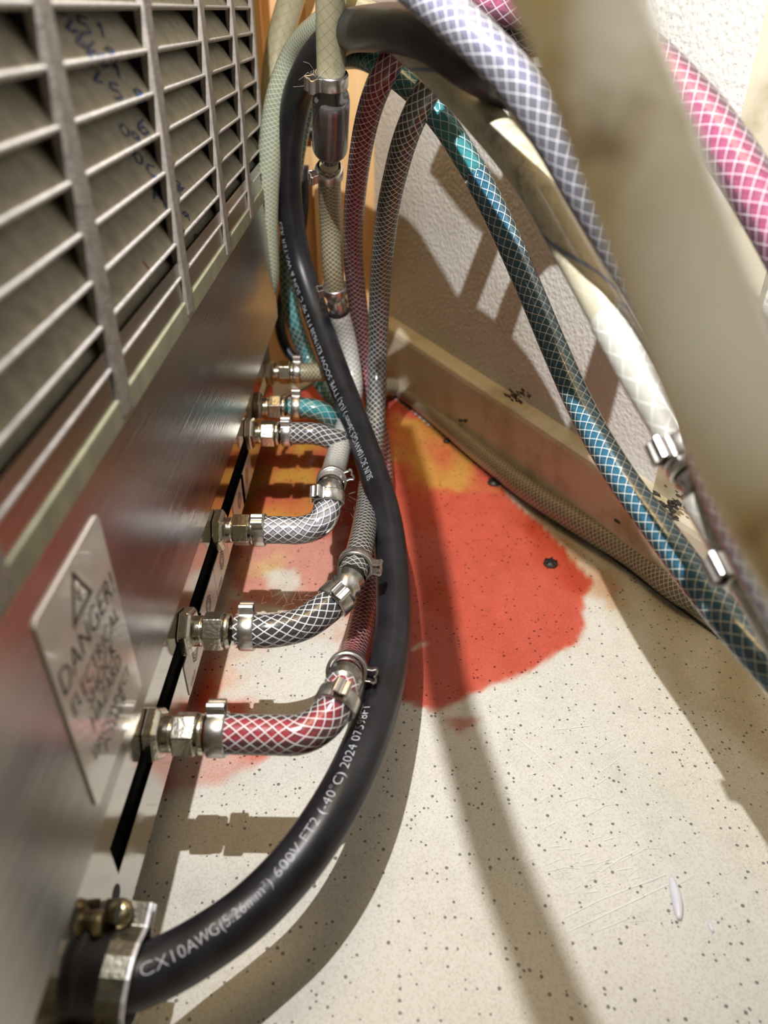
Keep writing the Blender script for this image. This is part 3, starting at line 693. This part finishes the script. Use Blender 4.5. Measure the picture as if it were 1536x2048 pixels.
# G beige arch with blue stripe
GD = [(512, 640, .50), (535, 560, .48), (533, 450, .455), (538, 330, .43), (556, 200, .405), (590, 110, .385), (640, 55, .355), (700, 22, .325), (750, 40, .295), (795, 74, .272), (850, 118, .258), (900, 165, .250), (945, 212, .245), (1055, 345, .235), (1158, 520, .226), (1222, 635, .218), (1280, 740, .210), (1350, 855, .202), (1385, 925, .197)]
h = thing('striped_hose', 'grimy beige hose with thin blue spiral, arching over and clamped at the right', 'hose', P(545, 560, .50), 'braided hoses')
pa = add_tube(h, PT(GD[:9]), (.0070, .0060, .5, 1), 'green', 'c_cream'); pa2 = add_tube(h, PT(GD[8:16]), .0060, 'beigeline', 'c_cream')
pa3 = add_tube(h, PT(GD[15:19]), .0063, 'whiteline', 'c_white')
pb = add_tube(h, PT([(1412, 990, .193), (1445, 1045, .189), (1490, 1118, .184), (1540, 1205, .176), (1620, 1340, .168), (1780, 1560, .16), (2100, 1850, .16)]), .0063, 'whiteline', 'c_cream')
coupler(h, pa3[-1], pb[0], .0063)
ear_clamp(h, pa3, len(pa3)-3, .0064, (-1, 0, .5), .0066, big=1.0); ear_clamp(h, pa3, len(pa3)-1, .0060, (.6, -.5, .8), .0050)
ear_clamp(h, pb, 9, .0064, (-1, .3, .6), .0072, big=1.0)
# back left beige
h = thing('beige_hose', 'dusty beige hose standing behind the machine corner against the wood', 'hose', P(560, 300, .5), 'braided hoses')
add_tube(h, PT([(720, -500, .42), (640, -200, .45), (600, -60, .47), (582, 0, .48), (562, 70, .49), (549, 150, .50), (546, 260, .51), (550, 380, .52)]), .0085, 'beige', 'c_cream')
# violet top
h = thing('braided_hose', 'pale violet-grey braided hose crossing in front of the black arch at the top', 'hose', P(960, 90, .22), 'braided hoses')
add_tube(h, PT([(640, -190, .235), (700, -110, .225), (790, -60, .213), (870, 5, .204), (960, 85, .198), (1040, 172, .197), (1110, 275, .198), (1170, 380, .20), (1236, 490, .202), (1310, 620, .20), (1380, 760, .19), (1420, 900, .178), (1490, 1060, .165), (1600, 1250, .15), (1780, 1500, .14), (2100, 1800, .14)]), .0057, 'violet', 'c_violet')
# pink right
h = thing('braided_hose', 'bright pink braided hose at the upper right against the white wall', 'hose', P(1450, 280, .22), 'braided hoses')
add_tube(h, PT([(790, -140, .30), (880, -70, .28), (985, 0, .27), (1110, 30, .26), (1250, 80, .245), (1375, 195, .23), (1450, 290, .22), (1520, 400, .21), (1600, 540, .20), (1700, 740, .19), (1850, 1050, .18), (2100, 1400, .18)]), R1*1.05, 'pinkish', 'c_pink')
# near blurred hose
h = thing('drain_hose', 'thick grimy cream hose nearest the camera, out of focus', 'hose', P(1350, 450, .12), 'braided hoses')
add_tube(h, PT([(1020, -420, .088), (1085, -150, .085), (1145, -20, .087), (1205, 130, .088), (1270, 300, .088), (1330, 460, .089), (1390, 620, .089), (1450, 780, .088), (1520, 930, .087), (1600, 1075, .087), (1700, 1250, .088), (1850, 1480, .094)]), .0068, 'near', 'c_cream', 32)
# unseen tube added overhead, shaped to cast the shadow band on the floor
tp = []
for x, y in ((800, 860), (838, 1000), (865, 1150), (893, 1366), (940, 1530), (995, 1710), (1058, 1870), (1128, 2048), (1240, 2300)):
    S = F(x, y); tp.append(LP+(S-LP)*.36)
tag(MB().tube(spline(tp), .0037, 16).build('shadow_band_tube', M['rubber'], None, True), 'thin dark tube added overhead, out of view, to cast the floor shadow band', 'tube')

# ------------------------------------------------------------ black power cable
RC = .0080
CB = [(205, 1966, .200), (262, 1958, .201), (330, 1932, .206), (410, 1887, .214), (500, 1822, .222), (590, 1730, .230), (665, 1622, .242), (722, 1508, .260), (762, 1392, .285), (784, 1280, .312), (786, 1160, .345), (772, 1040, .375), (742, 930, .415), (706, 830, .445), (668, 730, .462), (630, 620, .475), (598, 520, .475), (580, 420, .46), (576, 310, .43), (592, 205, .40), (628, 125, .36), (680, 72, .325), (745, 57, .278), (815, 61, .245), (880, 86, .230), (945, 130, .226), (1010, 165, .235), (1080, 185, .25), (1160, 165, .265), (1200, 70, .275), (1210, -100, .285), (1240, -450, .30)]
t = thing('power_cable', 'thick black rubber power cable with white printing, looping through the middle', 'cable', P(300, 1950, .22))
cp_ = spline(PT(CB), .002); cab = MB().tube(cp_, radii(cp_, (RC, .0070, .62, .85)), 32).build('cable_jacket', M['rubber'], t, True)
def cable_text(s, p_from, p_to, size, ph0, ph1):
    i0 = near_i(cp_, *p_from); i1 = near_i(cp_, *p_to); 
    arc = [0]
    for i in range(1, len(cp_)): arc.append(arc[-1]+(cp_[i]-cp_[i-1]).length)
    if i1 < i0: i0, i1 = i1, i0
    vv, ff = text2d(s, size); x0 = min(v[0] for v in vv); x1 = max(v[0] for v in vv); L = arc[i1]-arc[i0]; mb = MB(); out = []
    for x, y in vv:
        f = (x-x0)/(x1-x0); sarc = arc[i0]+f*L; k = i0
        while k < len(arc)-2 and arc[k+1] < sarc: k += 1
        g = (sarc-arc[k])/(arc[k+1]-arc[k]); c = cp_[k].lerp(cp_[k+1], g)
        T = (cp_[min(k+2, len(cp_)-1)]-cp_[max(k-1, 0)]).normalized()
        T, U, Wv = frame(T, CAM-c)                       # U faces the viewer's side, Wv = T x U
        ph = ph0+(ph1-ph0)*f - (y-size*.35)/RC
        out.append(c+(U*math.cos(ph)+Wv*math.sin(ph))*(RC+.00022))
    e = [q for q in out]; mb.add(e, ff); return mb.build('printed_text', M['print'], cab)
cable_text('CX10AWG(5.26mm²) 600V FT2 (-40°C) 2024 07598FT', (272, 1955), (730, 1440), .0046, -.15, -.55)
cable_text('SILIN 3C/10AWG(5.26mm²) (UL) TYPE SOOW E219638 FT2 90°C SUN & WATER RES', (768, 976), (606, 430), .0052, -.35, -1.05)
# strap clamp that grips the cable where it enters the machine
i = near_i(cp_, 250, 1965); cc = cp_[i]; ax = V((1, 0, 0))+V((0, -SP, -CP))*.10
ax, cu, cw = frame(ax, CAM-cc)
t = thing('cable_clamp', 'plated strap clamp with brass screws holding the black cable at the lower left', 'clamp', cc)
def strapprof(sg):
    o_ = [(-.0185, .0030), (-.0125, .0032), (-.0105, .0050), (-.0085, .0078), (-.005, .0098), (0, .0106), (.005, .0098), (.0085, .0078), (.0105, .0050), (.0125, .0032), (.0185, .0030)]
    inn = [(x, y-.0014) for x, y in o_][::-1]; return [(x, y*sg) for x, y in o_+inn]
MB().extr(cc-ax*.004, cw, cu, ax, strapprof(1), .0060).build('strap', M['strap'], t, bevel=.0003)
MB().extr(cc+ax*.0024, cw, cu, ax, strapprof(1), .0006).build('strap_lip', M['zinc'], t, bevel=.0002)
MB().extr(cc-ax*.004, cw, cu, ax, strapprof(-1), .0070).build('strap', M['zinc'], t, bevel=.0003)
for s_, a_ in ((-.0150, -.005), (.0150, -.005)):
    c = cc+cw*s_+ax*a_+cu*.0030
    b_ = MB().lathe(c, cu, [(0, .0036), (.0022, .0038), (.0034, .0030), (.0038, .0012)], 20).build('screw', M['brass'], t, True)
    MB().box(c+cu*.0037, cw*.0026, ax*.0005, cu*.0005).build('screw_slot', M['black'], b_)
MB().lathe(cc-ax*.013, ax, [(0, .0150), (.002, .0158), (.0035, .0150), (.004, .0125), (.008, .0120), (.0085, .0098)], 36).build('connector_body', M['rubber'], t, True)
q = onx(182, 1850, XC); b_ = MB().lathe(q, (1, 0, 0), [(0, .0036), (.0022, .0038), (.0034, .0030)], 20).build('screw', M['brass'], t, True)
# thin black cable and thin grey wire behind
tag(MB().tube(spline(PT([(606, 330, .54), (607, 400, .55), (598, 480, .56), (580, 550, .57), (563, 610, .58), (562, 665, .58), (582, 710, .58), (615, 735, .58), (660, 745, .58)])), .0042, 16).build('thin_cable', M['rubber'], None, True), 'thin black cable curling down behind the thick black cable', 'cable')
tag(MB().tube(spline([P(700, 690, .60), P(650, 745, .56), P(615, 772, .54), P(575, 792, .50), P(548, 812, .47)]), .0014, 10).build('thin_wire', M['clamp'], None, True), 'thin pale grey wire below the farthest fitting', 'wire')
MBp = MB().tube(spline([P(690, 262, .545), P(630, 262, .545), P(560, 262, .545)]), .006, 14)
tag(MBp.build('pipe_stub', M['rubber'], None, True), 'dark pipe stub crossing behind the grey coupler', 'pipe')
sc_ = P(528, 178, .60); sc_.y = YB-.012
t = thing('wall_screw', 'shiny screw head on the wooden post beside the grille', 'screw', sc_)
MB().lathe(sc_, (0, -1, 0), [(0, .0045), (.002, .0045), (.0035, .003)], 20).build('screw_head', M['clamp'], t, True)

# ------------------------------------------------------------ grime and cobweb
def grime(px, py, n, spread, r, label, off=.0):
    mb = MB()
    for k in range(n):
        q = wall_pt(px+random.gauss(0, spread), py+random.gauss(0, spread*.5), off)+wn*.0004
        a, u, w = frame(wn); s_ = r*random.uniform(.3, 1); pts = []
        m = 7
        for j in range(m):
            an = 2*math.pi*j/m; rr = s_*random.uniform(.5, 1.2); pts.append(q+u*rr*math.cos(an)*.7+w*rr*math.sin(an)*1.4)
        mb.add([q+wn*s_*.5]+pts, [(0, 1+j, 1+(j+1) % m) for j in range(m)])
    tag(mb.build('grime', M['dirt']), label, 'grime', kind='stuff')
grime(1035, 792, 26, 14, .0022, 'clump of black grime on the baseboard cap')
grime(1320, 1008, 60, 30, .0030, 'band of black grime on the cap behind the blue hose')
grime(925, 842, 8, 6, .0018, 'black specks on the baseboard above the floor hose')
web = MB()
for cx, cy, d, n, sx, sy in ((590, 1205, .36, 34, 38, 16), (705, 1035, .40, 26, 12, 34), (610, 1130, .38, 10, 60, 30), (628, 140, .33, 14, 6, 20)):
    for k in range(n):
        p0 = P(cx+random.gauss(0, sx), cy+random.gauss(0, sy), d+random.gauss(0, .006))
        dv = V((random.gauss(0, 1), random.gauss(0, 1), random.gauss(0, 1))).normalized()*random.uniform(.003, .010)
        cv = V((random.gauss(0, 1), random.gauss(0, 1), random.gauss(0, 1)))*.0015
        web.tube([p0, p0+dv*.5+cv, p0+dv], .00004, 4, caps=False)
tag(web.build('cobweb', M['web']), 'wispy grey cobweb threads strung between the clear hoses', 'cobweb', kind='stuff')
for o in bpy.data.objects:
    if '_o' in o: del o['_o']
